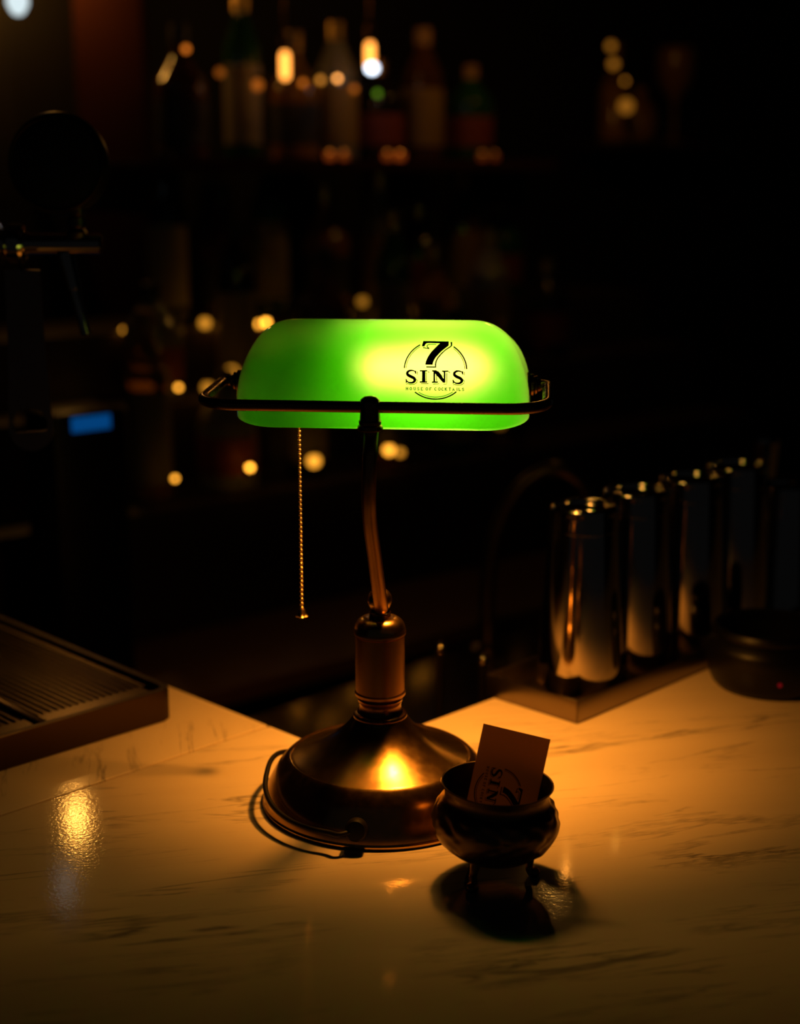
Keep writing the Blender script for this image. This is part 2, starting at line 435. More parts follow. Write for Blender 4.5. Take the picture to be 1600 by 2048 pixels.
# socket and bulb inside the shade
sx = lambda p: th(Vector((p.z, p.x - .006, PZ + .012 + p.y)))
M().lathe([(.0001, -.110), (.006, -.110), (.006, -.085), (.012, -.080), (.0125, -.074), (.0125, -.030), (.0135, -.028), (.0135, -.022), (.010, -.020)], 32, tf=sx).obj('socket', brass_dark, lamp)
bx = lambda p: th(Vector((p.z + .010, p.x - .006, PZ + .0120 + p.y)))
prof = smooth_prof([(.008, -.022), (.0085, -.008), (.010, .008), (.0122, .024), (.0128, .040), (.0118, .056), (.008, .0665), (.003, .0698), (.0002, .070)], 3)
M().lathe(prof, 32, tf=bx).obj('bulb', bulb_m, lamp)

bp = bx(Vector((0, -.0165, .035)))
ld = bpy.data.lights.new('added_spot', 'SPOT'); ld.energy = SPOT_POWER; ld.color = WARM; ld.spot_size = radians(110); ld.spot_blend = 1.0; ld.shadow_soft_size = .012  # spot added beside the glowing bulb to concentrate light on the marble
bl = bpy.data.objects.new('added_spot', ld); COL.objects.link(bl); bl.parent = lamp
bl.location = bp - LB
bl.location.z = bp.z - LB.z
bl.rotation_euler = Vector((0, .27, -.963)).to_track_quat('-Z', 'Y').to_euler()
# pull chain
cyy = .058
ct0 = at_y(597.5, 860, cyy); ct1 = at_y(604, 1218, cyy); xx = (ct0.x + ct1.x) / 2
ch = M(); zz = ct1.z + .0008; chain_top = PZ - .004; kz = zz
while kz < chain_top:
    ch.ball((xx, cyy, kz), .00165, 12); kz += .0038
ch.tube([(xx, cyy, zz), (xx, cyy, chain_top)], .0004, 6)
cho = ch.obj('pull_chain', brass_bright, lamp)
lob = lambda a, z, k: (.0007 * cos(4 * a) * max(0, min(1, (zz - .003 - z) / .003)))
prof = [(.0003, zz + .0002), (.0022, zz - .0004), (.0028, zz - .0022), (.0029, zz - .0042), (.0034, zz - .0056), (.0046, zz - .0068), (.0044, zz - .0072), (.0003, zz - .0066)]
M().lathe(prof, 40, tf=lambda p: p + Vector((xx, cyy, 0)), disp=lob).obj('pull_bell', brass_bright, cho)
M().tube([(xx, cyy, chain_top), (xx, cyy - .006, chain_top + .001), (xx, HY - .008, PZ + .010)], .0012, 8).obj('chain_spout', brass_dark, lamp)

# power cord
gp = Vector((-.017, LB.y - .0925, .0165))
cord = [gp, gp + Vector((-.012, -.0065, -.001))]
for ang, r, z in ((-112, .1015, .0150), (-122, .1025, .0155), (-134, .1015, .0165), (-148, .099, .019), (-162, .0955, .023), (-176, .0915, .0275), (-190, .0905, .029), (-205, .0925, .025), (-222, .098, .015), (-233, .100, .0045)):
    a = radians(ang); cord.append(Vector((r * cos(a), LB.y + r * sin(a), z)))
cord += [Vector((-.0445, .108, .0034)), Vector((-.040, .128, -.010)), Vector((-.045, .15, -.08)), Vector((-.055, .19, -.142)), Vector((-.03, .25, -.1475)), Vector((.04, .33, -.1475))]
M().tube(catmull(cord, 8), .0021, 12).obj('power_cord', black_rubber, lamp)
gdir = Vector((-.1, -.95, .2)).normalized()
rot = Vector((0, 0, 1)).rotation_difference(gdir).to_matrix()
M().lathe([(.0085, -.004), (.0085, .0035), (.0072, .005), (.0035, .0055)], 28, tf=lambda p: gp + rot @ p).obj('cord_grommet', black_rubber, lamp)

# ------------------------------------------------------------------ the printed sign (shade and card)
def sign_shapes():
    """polygons and strokes, in units of 1/8 photo pixel, origin (737, 640), y down"""
    polys = []; strokes = []
    polys.append([(545, 178), (958, 185), (952, 255), (905, 290), (850, 333), (795, 383), (750, 432), (718, 480), (700, 520), (692, 558), (575, 555),
                  (582, 510), (600, 462), (630, 410), (675, 350), (735, 288), (812, 217), (640, 212), (600, 215), (577, 235), (562, 268), (520, 262)])
    S = lambda pts, w: strokes.append((pts, [q_ + 3.5 for q_ in (w if isinstance(w, list) else [w] * len(pts))]))
    S([(998, 195), (1000, 250), (985, 268), (900, 322), (830, 385), (775, 450), (745, 510), (738, 560), (740, 596)], [26, 22, 16, 15, 16, 18, 18, 17, 16])
    S([(748, 592), (590, 590)], 16)
    S([(755, 236), (640, 234), (612, 245), (602, 270)], [9, 10, 12, 10])
    S([(602, 268), (640, 302)], 12); S([(640, 302), (540, 285)], 12)
    def s_letter(dx, dy):
        c = [(418, 672), (398, 655), (360, 645), (318, 650), (288, 676), (290, 706), (322, 732), (368, 752), (402, 778), (402, 812), (368, 836), (322, 838), (290, 822), (270, 796)]
        wd = [10, 14, 20, 28, 36, 42, 44, 44, 44, 38, 28, 20, 14, 10]
        cc = catmull([(x + dx, y + dy, 0) for x, y in c], 4); ww = []
        for i in range(len(wd) - 1):
            ww += [wd[i] + (wd[i + 1] - wd[i]) * k / 4 for k in range(4)]
        ww.append(wd[-1]); S([(p.x, p.y) for p in cc], ww)
        polys.append([(402 + dx, 655 + dy), (428 + dx, 643 + dy), (432 + dx, 700 + dy), (412 + dx, 696 + dy)])
        polys.append([(258 + dx, 778 + dy), (276 + dx, 782 + dy), (286 + dx, 825 + dy), (262 + dx, 852 + dy)])
        sh = [(x + dx + 20, y + dy + 22) for x, y in c[8:]]
        S([(422 + dx, 778 + dy), (446 + dx, 800 + dy), (436 + dx, 838 + dy), (396 + dx, 862 + dy), (340 + dx, 866 + dy), (290 + dx, 852 + dy), (268 + dx, 862 + dy)], 8)
        S([(446 + dx, 660 + dy), (448 + dx, 712 + dy)], 8)
    s_letter(0, 0); s_letter(752, 10)
    R = lambda x0, y0, x1, y1: polys.append([(x0, y0), (x1, y0), (x1, y1), (x0, y1)])
    R(522, 650, 576, 828); R(488, 640, 606, 662); R(486, 815, 604, 838)
    S([(596, 672), (592, 690), (592, 812)], 8); S([(500, 855), (620, 853), (622, 840)], 8); S([(618, 660), (640, 682)], 10)
    polys.append([(684, 640), (752, 640), (866, 770), (880, 838), (856, 838), (736, 700)])
    R(704, 660, 732, 826); R(684, 640, 745, 664); R(680, 818, 776, 840); R(868, 660, 896, 838); R(842, 646, 946, 668)
    S([(755, 712), (758, 812)], 8); S([(694, 858), (790, 856), (792, 842)], 8); S([(918, 682), (915, 858), (865, 858)], 8); S([(772, 655), (850, 742)], 8); S([(950, 662), (970, 688)], 10)
    # small line of text, stroke letters on a 30 x 42 grid
    G = {'H': [[(0, 0), (0, 42)], [(26, 0), (26, 42)], [(0, 21), (26, 21)], [(-5, 0), (6, 0)], [(-5, 42), (6, 42)], [(20, 0), (31, 0)], [(20, 42), (31, 42)]],
         'O': [[(14 + 15 * cos(a * pi / 8), 21 + 20 * sin(a * pi / 8)) for a in range(17)]],
         'U': [[(0, 0), (0, 28), (6, 40), (20, 40), (26, 28), (26, 0)], [(-5, 0), (6, 0)], [(20, 0), (31, 0)]],
         'S': [[(25, 8), (18, 1), (8, 1), (1, 8), (4, 18), (20, 24), (25, 33), (18, 41), (7, 41), (0, 34)]],
         'E': [[(0, 0), (0, 42)], [(-4, 0), (25, 0), (25, 9)], [(0, 21), (16, 21)], [(-4, 42), (25, 42), (25, 33)]],
         'F': [[(0, 0), (0, 42)], [(-4, 0), (25, 0), (25, 9)], [(0, 21), (16, 21)], [(-5, 42), (7, 42)]],
         'C': [[(26, 9), (18, 1), (8, 2), (0, 12), (0, 30), (8, 40), (18, 41), (26, 34)]],
         'K': [[(0, 0), (0, 42)], [(24, 0), (0, 26)], [(9, 18), (26, 42)], [(-5, 0), (6, 0)], [(-5, 42), (6, 42)], [(18, 0), (30, 0)], [(20, 42), (32, 42)]],
         'T': [[(13, 0), (13, 42)], [(-2, 9), (-2, 0), (28, 0), (28, 9)], [(7, 42), (19, 42)]],
         'A': [[(0, 42), (13, 0), (26, 42)], [(5, 28), (21, 28)], [(-5, 42), (6, 42)], [(20, 42), (32, 42)]],
         'I': [[(6, 0), (6, 42)], [(0, 0), (12, 0)], [(0, 42), (12, 42)]],
         'L': [[(0, 0), (0, 42)], [(-5, 0), (6, 0)], [(-5, 42), (24, 42), (24, 31)]]}
    xs = [268, 328, 392, 450, 508, None, 585, 645, None, 725, 785, 838, 892, 955, 1012, 1076, 1112, 1165]
    for chx, x in zip('HOUSE OF COCKTAILS', xs):
        if x is None: continue
        for st in G[chx]:
            S([(x + px_, 910 + (x - 268) * .012 + py_) for px_, py_ in st], 8)
    def arcs(rx, ry, w_, a0, a1, n=40):
        S([(737 + rx * cos(radians(a0 + (a1 - a0) * k / n)), 640 + ry * sin(radians(a0 + (a1 - a0) * k / n))) for k in range(n + 1)], w_)
    arcs(500, 456, 17, 184, 241); arcs(472, 432, 7, 184, 239)
    arcs(500, 456, 19, 306, 358); arcs(472, 432, 7, 308, 358)
    arcs(500, 456, 17, 48, 131); arcs(466, 424, 7, 54, 125)
    return polys, strokes
def sign_mesh(fn, maxlen=30):
    polys, strokes = sign_shapes(); q = M()
    for poly in polys:
        tri = tessellate_polygon([[Vector((x, y, 0)) for x, y in poly]])
        bm = bmesh.new(); vv = [bm.verts.new((x, y, 0)) for x, y in poly]
        for t in tri:
            try: bm.faces.new([vv[i] for i in t])
            except ValueError: pass
        for _ in range(4):
            le = [e for e in bm.edges if e.calc_length() > maxlen]
            if not le: break
            bmesh.ops.subdivide_edges(bm, edges=le, cuts=1)
            bmesh.ops.triangulate(bm, faces=bm.faces[:])
        bm.verts.index_update()
        q.add([fn(v.co.x - 737, v.co.y - 640) for v in bm.verts], [[v.index for v in f.verts] for f in bm.faces]); bm.free()
    for pts, wd in strokes:
        pp = [Vector((x, y)) for x, y in pts]; vs = []; fs = []
        P2 = []; W2 = []
        for i in range(len(pp) - 1):
            L = (pp[i + 1] - pp[i]).length; k = max(1, int(L / maxlen))
            for j in range(k): P2.append(pp[i].lerp(pp[i + 1], j / k)); W2.append(wd[i] + (wd[i + 1] - wd[i]) * j / k)
        P2.append(pp[-1]); W2.append(wd[-1])
        for i, p in enumerate(P2):
            t = (P2[min(i + 1, len(P2) - 1)] - P2[max(i - 1, 0)])
            if t.length < 1e-6: t = Vector((1, 0))
            t.normalize(); nn = Vector((-t.y, t.x)) * W2[i] / 2
            vs += [fn(p.x + nn.x - 737, p.y + nn.y - 640), fn(p.x - nn.x - 737, p.y - nn.y - 640)]
        fs = [(2 * i, 2 * i + 1, 2 * i + 3, 2 * i + 2) for i in range(len(P2) - 1)]
        q.add(vs, fs)
    return q
c3 = at_y(872, 740.5, -.01)
def on_glass(x, y):
    s = 1.142 / F / 8
    o = Vector((c3.x + x * s, -.5, c3.z - y * s * 1.02))
    o.z += .49 * tan(radians(7.6)); d = Vector((0, cos(radians(7.6)), -sin(radians(7.6))))
    h = outer_bvh.ray_cast(o, d)
    if h[0] is None: return o + d * .47
    nrm = h[1] if h[1].dot(d) < 0 else -h[1]
    return h[0] + nrm * .0004
pr = sign_mesh(on_glass).obj('printed_sign', ink, shade, smooth=False)
pr['label'] = 'dark printed round bar sign with large seven'

# ------------------------------------------------------------------ footed bowl with a card
BC = Vector((.0832, -.1283, 0))
bowl = thing('footed_bowl', 'small dark embossed metal bowl on three feet in front of the lamp', 'bowl', BC)
tilt = Matrix.Rotation(radians(2.2), 3, 'Y')
tbw = lambda p: tilt @ p + BC
def emboss(a, z, k):
    if z < .0200 or z > .0600 or k > BK: return 0
    e = min(1, (z - .020) / .006, (.060 - z) / .004)
    h = (z - .02) / .04
    leaf = abs(sin(a * 4 + .5 * sin(h * 9)))
    curl = sin(a * 16 + 5 * sin(h * 6.5)) * .5 + sin(h * 26 + 3 * sin(a * 8)) * .35
    return e * (.0011 * leaf + .0007 * curl)
outp = smooth_prof([(.0005, .0138), (.012, .0141), (.022, .0163), (.0325, .0222), (.0408, .0312), (.0448, .0402), (.0452, .0475), (.0425, .0550), (.0388, .0600), (.0376, .0635), (.0380, .0670), (.0400, .0712), (.0407, .0722)], 7)
BK = len(outp)
inp = [(.0405, .0729), (.0395, .0726), (.0374, .0670), (.0368, .0635), (.038, .0595), (.0415, .054), (.0435, .047), (.043, .042), (.039, .034), (.031, .0265), (.021, .021), (.011, .0190), (.0005, .0187)]
M().lathe(outp + inp, 192, tf=tbw, disp=emboss).obj('bowl_body', silver, bowl, angle=50)
for k, ang in enumerate((-122, -2, 118)):
    a = radians(ang); c, s_ = cos(a), sin(a)
    pts = [(.025, .0195), (.0275, .014), (.0272, .0095), (.0268, .006), (.029, .0036), (.0325, .0031)]
    pts = catmull([(r * c + BC.x, r * s_ + BC.y, z) for r, z in pts], 5)
    m_ = len(pts)
    f = M().tube(pts, [.0042 - .0018 * sin(pi * min(1, i / m_ * 1.3)) for i in range(m_)], 14)
    f.ball((.0315 * c + BC.x, .0315 * s_ + BC.y, .0032), .0033, 14)
    f.obj('foot', silver, bowl)
# card: top corners at (967,1447) and (1101,1479)
card = thing('business_card', 'orange-brown card with dark round logo standing in the small footed bowl', 'card', (BC.x, BC.y, .02))
TL = at_y(967, 1447, BC.y + .012); TR = at_y(1101, 1479, BC.y + .002)
wv = (TR - TL); cw = wv.length; wv.normalize()
dn = Vector((-.215, -.20, -.955)); dn = (dn - wv * dn.dot(wv)).normalized()
nn = wv.cross(dn).normalized()
if nn.y > 0: nn = -nn
CLEN = .083
th_ = .0004
c0, c1, c2, c3_ = TL, TR, TR + dn * CLEN, TL + dn * CLEN
vs = [c0, c1, c2, c3_]; vs = vs + [v - nn * th_ for v in vs]
M().add(vs, [(0, 1, 2, 3), (7, 6, 5, 4), (0, 4, 5, 1), (1, 5, 6, 2), (2, 6, 7, 3), (3, 7, 4, 0)]).obj('card', card_m, card, smooth=False)
def on_card(x, y):
    s = .0368 / 1000
    # sign turned a quarter clockwise: reading direction runs down the card, its top points right
    return TL + wv * (cw * .42 - y * s) + dn * (.0467 + x * s) + nn * .00012
sm = sign_mesh(on_card, 60).obj('printed_sign', card_ink, card, smooth=False)
sm['label'] = 'dark round logo printed sideways'

# ------------------------------------------------------------------ steel tray and shaker tins at right
TA = radians(46); tu = Vector((cos(TA), sin(TA), 0)); tn = Vector((-sin(TA), cos(TA), 0))
TC = at_z(1154, 1449, 0)
tray = thing('shaker_tray', 'low brushed steel tray under the row of shaker tins', 'tray', TC, TA)
tt = lambda p: TC + tu * p.x + tn * p.y + Vector((0, 0, p.z))
TW, TLn, THt = .112, .62, .0225
q = M()
q.box((0, 0, .0002), (TLn, TW, .003), .0008, tf=tt)
for lo, hi in (((0, 0, .0002), (TLn, .0022, THt)), ((0, TW - .0022, .0002), (TLn, TW, THt)), ((0, 0, .0002), (.0022, TW, THt)), ((TLn - .0022, 0, .0002), (TLn, TW, THt))):
    q.box(lo, hi, .0009, tf=tt)
q.obj('tray_body', steel_brush, tray)
q = M()
q.tube([tt(Vector((.014, TW - .012, .003))), tt(Vector((.014, TW - .012, .012)))], .002, 10); q.ball(tt(Vector((.014, TW - .012, .014))), .0036, 14)
q.obj('tray_stud', steel, tray)

def make_tin(z0, label):
    t = thing('shaker_tin', label, 'shaker', (0, 0, 0), group='upturned shaker tins on the steel tray')
    H = .186
    pr_ = [(.0430, 0), (.0437, .0006), (.0440, .002), (.0436, .0034), (.0425, .0042)]
    pr_ += [(.0425 - (.0425 - .0325) * (k / 14) ** 1.06, .0042 + (H - .012 - .0042) * k / 14) for k in range(1, 15)]
    pr_ += smooth_prof([(.0325, H - .012), (.0322, H - .008), (.0322, H - .003), (.0310, H - .0005), (.0290, H), (.0276, H - .0012), (.0268, H - .006), (.024, H - .0078), (.012, H - .0082), (.0003, H - .0083)], 3)[1:]
    M().lathe(pr_, 80, capb=False).obj('tin_body', steel, t)
    M().lathe([(.0327, H - .0245), (.0333, H - .0238), (.0333, H - .0225), (.0327, H - .0218)], 80, capb=False, capt=False).obj('weighted_band', steel, t)
    return t
ords = ['nearest and leftmost shaker tin on the steel tray, scratched, bright in the lamp light', 'second shaker tin from the left, just behind the nearest one',
        'third shaker tin from the left on the steel tray, half hidden behind the second', 'fourth and rearmost full-height shaker tin on the steel tray']
TP = [(.1917, .261), (.252, .3335), (.319, .3985), (.3815, .465)]
zt = .0035
tin = make_tin(zt, ords[0]); tin.location = (TP[0][0], TP[0][1], zt)
for k in range(1, 4): dup(tin, (TP[k][0], TP[k][1], zt), .7 * k, ords[k])
# shorter tin and narrow cup behind
t = thing('small_shaker_tin', 'shorter steel shaker tin at the right edge behind the black pot', 'shaker', (.452, .53, zt))
tq = lambda p: p + Vector((.452, .53, zt))
M().lathe([(.040, 0), (.041, .002), (.0395, .004), (.0305, .140), (.0303, .147), (.0285, .150), (.027, .1485), (.0262, .144), (.0003, .143)], 64, tf=tq, capb=False).obj('tin_body', steel, t)
bj = at_y(1532, 884, .60)
t = thing('tall_jigger', 'narrow tall steel cup behind the fourth shaker tin', 'jigger', (bj.x, bj.y, 0))
tq = lambda p: p + Vector((bj.x, bj.y, 0))
M().lathe([(.018, .0005), (.019, .002), (.018, .004), (.0115, bj.z * .55), (.0105, bj.z * .6), (.0115, bj.z * .65), (.0162, bj.z), (.0166, bj.z + .001), (.0160, bj.z), (.0112, bj.z * .66), (.0003, bj.z * .655)], 48, tf=tq).obj('cup', steel, t)

# black pot
pf = at_z(1566, 1411, 0); PC = Vector((pf.x, pf.y + .062, 0))
pot = thing('round_pot', 'low black round pot on the marble at the right edge', 'pot', PC)
tp_ = lambda p: p + PC
prof = smooth_prof([(.045, .0005), (.053, .003), (.058, .012), (.0625, .028), (.062, .042), (.056, .050)], 4) + [(.0535, .052), (.056, .054), (.057, .058), (.055, .062), (.052, .063), (.049, .060), (.048, .02), (.0003, .018)]
M().lathe(prof, 72, tf=tp_).obj('pot_body', black_plastic, pot)
M().ball((PC.x - .004, PC.y - .0612, .020), .0022, 12).obj('indicator_light', emitter('red_led', (1, .02, .03), .12), pot)

# ------------------------------------------------------------------ drip tray at left
D0 = at_z(351, 1437, 0)                       # front right bottom corner
da = radians(44); du = Vector((-cos(da), -sin(da), 0)); dv = Vector((-sin(da), cos(da), 0))
dt = lambda p: D0 + du * p.x + dv * p.y + Vector((0, 0, p.z))
drip = thing('drip_tray', 'long steel drip tray with slotted grille under the beer tap', 'drip tray', D0, da)
DL, DW, DH = .62, .45, .031
q = M()
zb = .0008
rr = .012
poly = [(0 + rr, 0), (DL, 0), (DL, DW), (rr, DW), (.004, DW - .004), (0, DW - rr), (0, rr), (.004, .004)]
inner = [(.007 + rr, .006), (DL - .006, .006), (DL - .006, DW - .006), (.007 + rr, DW - .006), (.009, DW - .009), (.006, DW - .007 - rr), (.006, .007 + rr), (.009, .009)]
nP = len(poly)
vs = [(x, y, zb) for x, y in poly] + [(x, y, DH - .001) for x, y in poly] + [(x * .998 + .0006, y * .995 + .0006, DH) for x, y in poly] + [(x, y, DH) for x, y in inner] + [(x, y, .006) for x, y in inner]
fs = []
for L_ in range(4):
    for i in range(nP):
        j = (i + 1) % nP; fs.append((L_ * nP + i, L_ * nP + j, (L_ + 1) * nP + j, (L_ + 1) * nP + i))
fs += [tuple(range(nP)), tuple(range(4 * nP, 5 * nP))]
q.add(vs, fs, tf=dt); q.obj('tray_body', mat('stained_steel', (.07, .045, .022), .36, 1.0), drip, angle=30)
q = M()
gz = DH - .004
x0, x1, y0, y1 = .010, DL - .008, .010, DW - .010
for yy, ww in ((y0, .022), (y1 - .012, .012)):
    q.box((x0, yy, gz - .002), (x1, yy + ww, gz), .0006, tf=dt, seg=1)
q.box((x0 + .118, y0, gz - .002), (x0 + .127, y1, gz + .0022), .0009, tf=dt, seg=2)
q.box((x0, y0, gz - .002), (x0 + .007, y1, gz), .0006, tf=dt, seg=1)
xk = x0 + .010
while xk < x1 - .004:
    q.box((xk, y0, gz - .0022), (xk + .0036, y1, gz - .0002), .0008, tf=dt, seg=1); xk += .0072
q.obj('grille', mat('worn_grille_steel', (.16, .10, .045), .26, 1.0), drip)
# ------------------------------------------------------------------ beer tap
TY = .27
tpos = lambda px, py, y=TY: at_y(px, py, y)
e0 = tpos(204, 488); a0 = tpos(0, 492)
ax = (a0 - e0).normalized(); ax = Vector((ax.x, 0, 0)).normalized()
colx = e0.x - .165
tap = thing('beer_tap', 'steel beer tap with round black handle above the drip tray', 'beer tap', (colx, TY, .03))
q = M(); q.lathe([(.045, .0275), (.045, .033), (.034, .036), (.032, .04), (.032, e0.z + .05), (.030, e0.z + .056), (.015, e0.z + .062), (.0003, e0.z + .063)], 48, tf=lambda p: p + Vector((colx, TY, 0)))
q.obj('tower', steel_dark, tap)
hx = lambda p: Vector((e0.x - p.z, TY + p.x, e0.z + p.y))
M().lathe([(.0001, -.0005), (.0078, 0), (.0092, .0012), (.0094, .004), (.0094, .066), (.011, .069), (.011, .074), (.0094, .076)], 40, tf=hx).obj('faucet_body', steel, tap)
M().lathe([(.0095, .070), (.0165, .0715), (.0185, .074), (.0185, .084), (.0165, .0865), (.014, .088), (.014, .092), (.019, .094), (.019, .104), (.0135, .106), (.0135, .135)], 48, tf=hx).obj('coupling_collar', steel, tap)
sp0 = tpos(130, 505); sp1 = tpos(148, 578); sp2 = tpos(172, 668)
M().tube([sp0, sp0.lerp(sp1, .5), sp1, sp1 + (sp1 - sp0) * .02, sp2], [.0085, .0075, .0068, .0052, .0046], 24).obj('spout', steel, tap)
M().tube([tpos(133, 505), tpos(158, 575)], .0022, 10).obj('vent_tube', steel_dark, tap)
kx = tpos(154, 470)
kc = lambda p: p + Vector((kx.x, TY, 0))
zz0 = kx.z
M().lathe([(.0085, zz0 - .003), (.0098, zz0 + .002), (.0072, zz0 + .006), (.0088, zz0 + .008), (.0088, zz0 + .0155), (.0070, zz0 + .017), (.0088, zz0 + .019), (.0088, zz0 + .026), (.0055, zz0 + .028), (.0048, zz0 + .050)], 32, tf=kc).obj('handle_stem', steel_dark, tap)
hc = tpos(118, 328)
q = M(); q.lathe([(.0001, -.016), (.030, -.0155), (.041, -.012), (.0455, -.005), (.0465, 0), (.0455, .005), (.041, .012), (.030, .0155), (.0001, .016)], 56, tf=lambda p: Vector((hc.x + p.x, TY + p.z, hc.z + p.y)))
q.obj('round_handle', black_plastic, tap)
q = M(); q.lathe([(.0400, -.0128), (.0412, -.0150), (.0424, -.0126)], 56, tf=lambda p: Vector((hc.x + p.x, TY + p.z, hc.z + p.y)), capb=False, capt=False)
q.obj('handle_rim', steel_dark, tap)

# bar blade hanging from the tap coupling
byy = .245
b0 = at_y(44, 540, byy); b1 = at_y(44, 902, byy)
blade = thing('bottle_opener', 'flat steel bar blade bottle opener hanging under the beer tap', 'bottle opener', (b0.x, byy, b1.z))
wd_ = 44 * 1.40 / F
bm = bmesh.new(); outl = []
for k in range(17): a = pi + pi * k / 16; outl.append((wd_ * cos(a), wd_ + wd_ * sin(a)))
ztop = b0.z - b1.z
outl += [(wd_ * .82, ztop * .6), (wd_ * .78, ztop)] + [(-wd_ * .78, ztop), (-wd_ * .82, ztop * .6)]
hole = [(-.75 * wd_, wd_ * .85), (.72 * wd_, wd_ * .95), (.78 * wd_, wd_ * 1.35), (.55 * wd_, wd_ * 1.85), (0, wd_ * 2.0), (-.55 * wd_, wd_ * 1.85), (-.8 * wd_, wd_ * 1.35)]
tri = tessellate_polygon([[Vector((x, y, 0)) for x, y in outl], [Vector((x, y, 0)) for x, y in hole]])
allp = outl + hole; q = M(); no = len(outl); na = len(allp)
bf = lambda p: Vector((b0.x + p.x, byy + p.y, b1.z + p.z))
vs = [(x, 0, y) for x, y in allp] + [(x, .0018, y) for x, y in allp]
fs = [tuple(t) for t in tri] + [tuple(i + na for i in reversed(t)) for t in tri]
for seg, off in ((no, 0), (na - no, no)):
    for i in range(seg): fs.append((off + i, off + (i + 1) % seg, na + off + (i + 1) % seg, na + off + i))
q.add(vs, fs, tf=bf); q.obj('blade', steel_brush, blade, smooth=False)
q = M(); q.tube([(b0.x, byy + .001, b0.z - .002), (b0.x - .003, byy + .003, b0.z + .010), (b0.x - .004, byy + .010, e0.z - .012)], .0015, 8); q.obj('hanging_cord', black_rubber, blade)

# ------------------------------------------------------------------ bartender's side: worktop, sink tap, posts
q = M()
wt = lambda p: Vector((*BL(p.x, -p.y), p.z))
ws = thing('underbar_worktop', 'dull steel worktop below and behind the marble bar corner', 'worktop', (*BL(.5, -.25), -1.1))
M().box((-.05, .004, -.18), (1.4, .44, -.15), .004, tf=wt).obj('worktop_surface', mat('worn_worktop_steel', (.26, .19, .13), .2, 1.0), ws)
M().box((.0, .02, -1.1), (1.38, .42, -.181), .0, tf=wt).obj('cabinet', steel_dark, ws, smooth=False)
sk = at_z(975, 1300, -.15)
fa = thing('sink_faucet', 'dark gooseneck sink tap curving behind the shaker tins', 'faucet', (sk.x, sk.y, -.15))
yk = sk.y
M().tube(catmull([(sk.x, yk, -.149)] + [tuple(at_y(a, b, yk)) for a, b in ((974, 1200), (985, 1100), (1012, 1020), (1055, 962), (1110, 938), (1160, 965), (1185, 1030))], 7), .0105, 18).obj('spout', steel_dark, fa)
M().lathe([(.024, -.15), (.024, -.144), (.015, -.138), (.0135, -.10), (.0115, -.098)], 32, tf=lambda p: p + Vector((sk.x, yk, 0))).obj('base_collar', steel_dark, fa)
for (px, pt, pb, lab) in ((880, 1300, 1405, 'short dark post with rounded top left of the sink tap'), (965, 1322, 1402, 'short dark post with shiny ball top beside the shaker tray')):
    b = at_y(px, pb, .38); tpz = at_y(px, pt, .38)
    t = thing('beer_font_post', lab, 'post', (b.x, .38, -.15))
    M().lathe([(.010, -.1495), (.010, -.144), (.0048, -.140), (.0045, tpz.z - .004), (.0058, tpz.z - .003)], 20, tf=lambda p: p + Vector((b.x, .38, 0))).obj('stem', steel_dark, t)
    M().ball((b.x, .38, tpz.z + .002), .0062, 18).obj('knob', steel, t)

# small device with a blue display, left
dvp = at_n(185, 847, .93)
dev = thing('card_terminal', 'small black device with glowing blue screen at left behind the bar', 'terminal', (dvp.x, dvp.y, -.25), BA)
u0 = U(dvp)
M().box((u0 - .055, .935, -.2495), (u0 + .055, 1.03, dvp.z + .016), .006, tf=bt).obj('housing', black_plastic, dev)
sw = 40 * 2.2 / F
M().box((u0 - sw, .932, dvp.z - .010), (u0 + sw, .9352, dvp.z + .010), .0006, tf=bt).obj('screen', emitter('blue_screen', (.002, .11, .42), .42), dev, smooth=False)

# ------------------------------------------------------------------ back bar
U0, U1 = -.75, 2.35
bc = thing('back_counter', 'long dark wooden back counter below the bottle steps', 'counter', tuple(BP(.8, 1.4, FL)), BA)
M().box((U0 - .35, 0.90, -.28), (U1, 2.11, -.25), .004, tf=bt).obj('counter_top', mat('brown_wood', (.10, .045, .02), .4), bc)
M().box((U0 - .33, 1.10, FL), (U1 - .02, 2.11, -.281), tf=bt).obj('cabinet', wood_dark, bc, smooth=False)
steps = [(1.18, 1.34, -.04), (1.34, 1.50, .10), (1.50, 1.74, .215)]
for k, (n0, n1, zt_) in enumerate(steps):
    o = M().box((U0 + .3, n0, -.2495), (U1 - .3, n1 - .0005, zt_), .002, tf=bt).obj('bottle_riser', wood_dark)
    tag(o, ['lowest dark wooden step for bottles on the back counter', 'middle dark wooden step for bottles on the back counter', 'highest dark wooden step for bottles on the back counter'][k], 'bottle step', 'bottle steps')
SZ = .515
u_l = U(at_n(330, 320, 1.6)); u_r = U(at_n(1020, 320, 1.6))
sh = thing('wall_shelf', 'dark wooden shelf holding the top row of bottles', 'shelf', tuple(BP((u_l + u_r) / 2, 1.9, SZ)), BA)
M().box((u_l - .05, 1.50, SZ - .022), (u_r + .05, 1.80, SZ), .002, tf=bt).obj('board', wood_red, sh)
for uu in (u_l, u_r):
    M().box((uu - .012, 1.56, SZ - .10), (uu + .012, 2.12, SZ - .0225), tf=bt).obj('bracket', steel_dark, sh, smooth=False)

